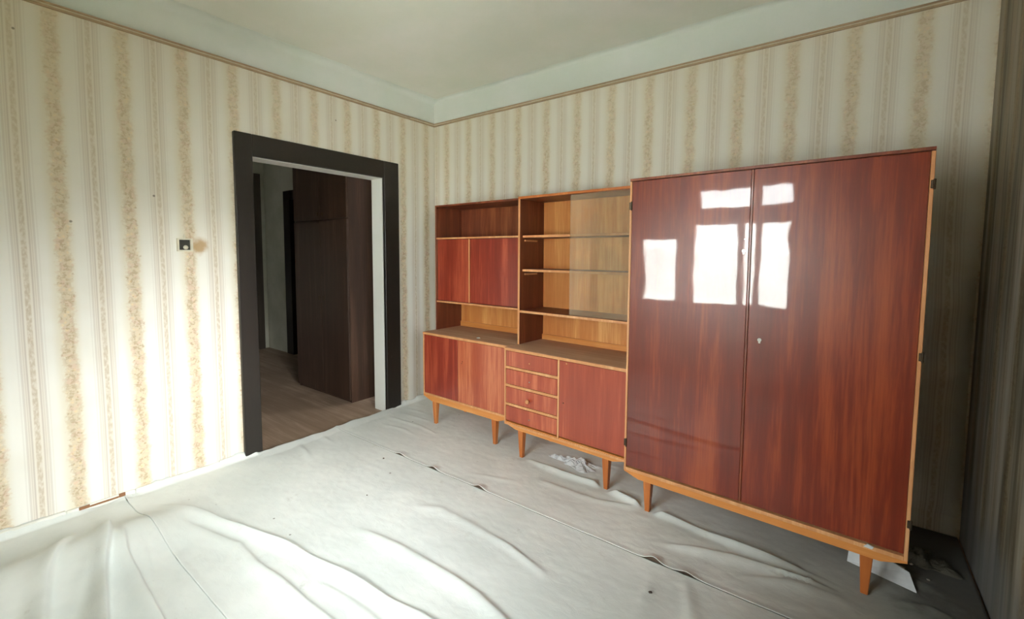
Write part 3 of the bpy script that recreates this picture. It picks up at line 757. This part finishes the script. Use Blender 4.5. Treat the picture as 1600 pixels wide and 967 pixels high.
tag(crumpled('crumpled_rag', 3.70, -.36, .11, .10, .05, M_RAG, 9), 'grimy crumpled rag on the floor in the right-hand corner', 'rag')
# folded white card leaning under the wardrobe's right end
bm = bmesh.new()
pts = [(3.42, -.60, .012), (3.66, -.665, .008), (3.64, -.60, .05), (3.43, -.545, .115)]
a = [bm.verts.new(p) for p in pts]; bm.faces.new(a)
r = bmesh.ops.extrude_face_region(bm, geom=list(bm.faces)); bmesh.ops.translate(bm, verts=[v for v in r['geom'] if isinstance(v, bmesh.types.BMVert)], vec=(0, .004, .002))
tag(finish('white_card', bm, M_PAPER), 'white card propped under the right end of the wardrobe', 'card')
# chip on the sideboard top
def chip(name, x, y, z0, s, mat, seed):
    bm = bmesh.new(); bmesh.ops.create_icosphere(bm, subdivisions=1, radius=s)
    rr = random.Random(seed)
    for v in bm.verts: v.co = Vector((v.co.x*rr.uniform(.7, 1.5), v.co.y*rr.uniform(.6, 1.2), v.co.z*rr.uniform(.3, .7)))
    zmin = min(v.co.z for v in bm.verts)
    bmesh.ops.translate(bm, verts=bm.verts, vec=(x, y, z0-zmin)); return finish(name, bm, mat)
tag(chip('paper_scrap', 1.06, -.545, ZA1, .016, M_CRUMB, 2), 'small pale scrap lying on the left sideboard top', 'scrap')
crumbs = [(3.62, -.50, .012, 'largest pale plaster crumb on the dirty floor right of the wardrobe'), (3.66, -.44, .009, 'pale plaster crumb beside the grimy rag, farthest back of the crumbs'),
          (3.58, -.58, .008, 'pale plaster crumb nearest the front, off the lower right corner of the wardrobe'), (3.71, -.53, .006, 'tiny pale plaster crumb nearest the right-hand wall')]
for i, (x, y, s, lb) in enumerate(crumbs):
    zc = float(height(np.array([x]), np.array([y]))[0])
    tag(chip('plaster_crumb', x, y, max(zc, 0)+.001, s, M_CRUMB, i+10), lb, 'crumb', 'plaster crumbs by the wardrobe')
for i, (x, y, s, lb) in enumerate([(.80, -1.26, .007, 'tiny dark crumb on the dust sheet beside the back seam, towards the doorway'), (2.75, -1.36, .008, 'tiny dark crumb on the dust sheet near the raised gap in the back seam'),
                                   (1.12, -1.62, .005, 'tiniest dark crumb in the middle of the white dust sheet')]):
    zc = float(height(np.array([x]), np.array([y]))[0])
    tag(chip('dark_crumb', x, y, max(zc, 0)+.001, s, M_SPLINTER, i+30), lb, 'crumb', 'dark crumbs on the dust sheet')
# wallpaper come loose in the right-hand corner
bm = bmesh.new(); rows = []
for i in range(41):
    zz = .10+1.5*i/40; row = []
    bul = math.sin(PI*min(1, i/40*1.05))**.6
    for j in range(9):
        s = j/8
        out = .085*bul*math.sin(PI*s)*(1+.25*math.sin(i*.7))
        row.append(bm.verts.new((3.70+.175*s-.01*math.sin(i*.5)*(1-s), -.004-out-.006*s*math.sin(i*1.3), zz)))
    rows.append(row)
for i in range(40):
    for j in range(8): bm.faces.new((rows[i][j], rows[i+1][j], rows[i+1][j+1], rows[i][j+1]))
finish('loose_wallpaper', bm, M_WB, wall_back, smooth=True, label='bulging strip of wallpaper come loose in the corner')
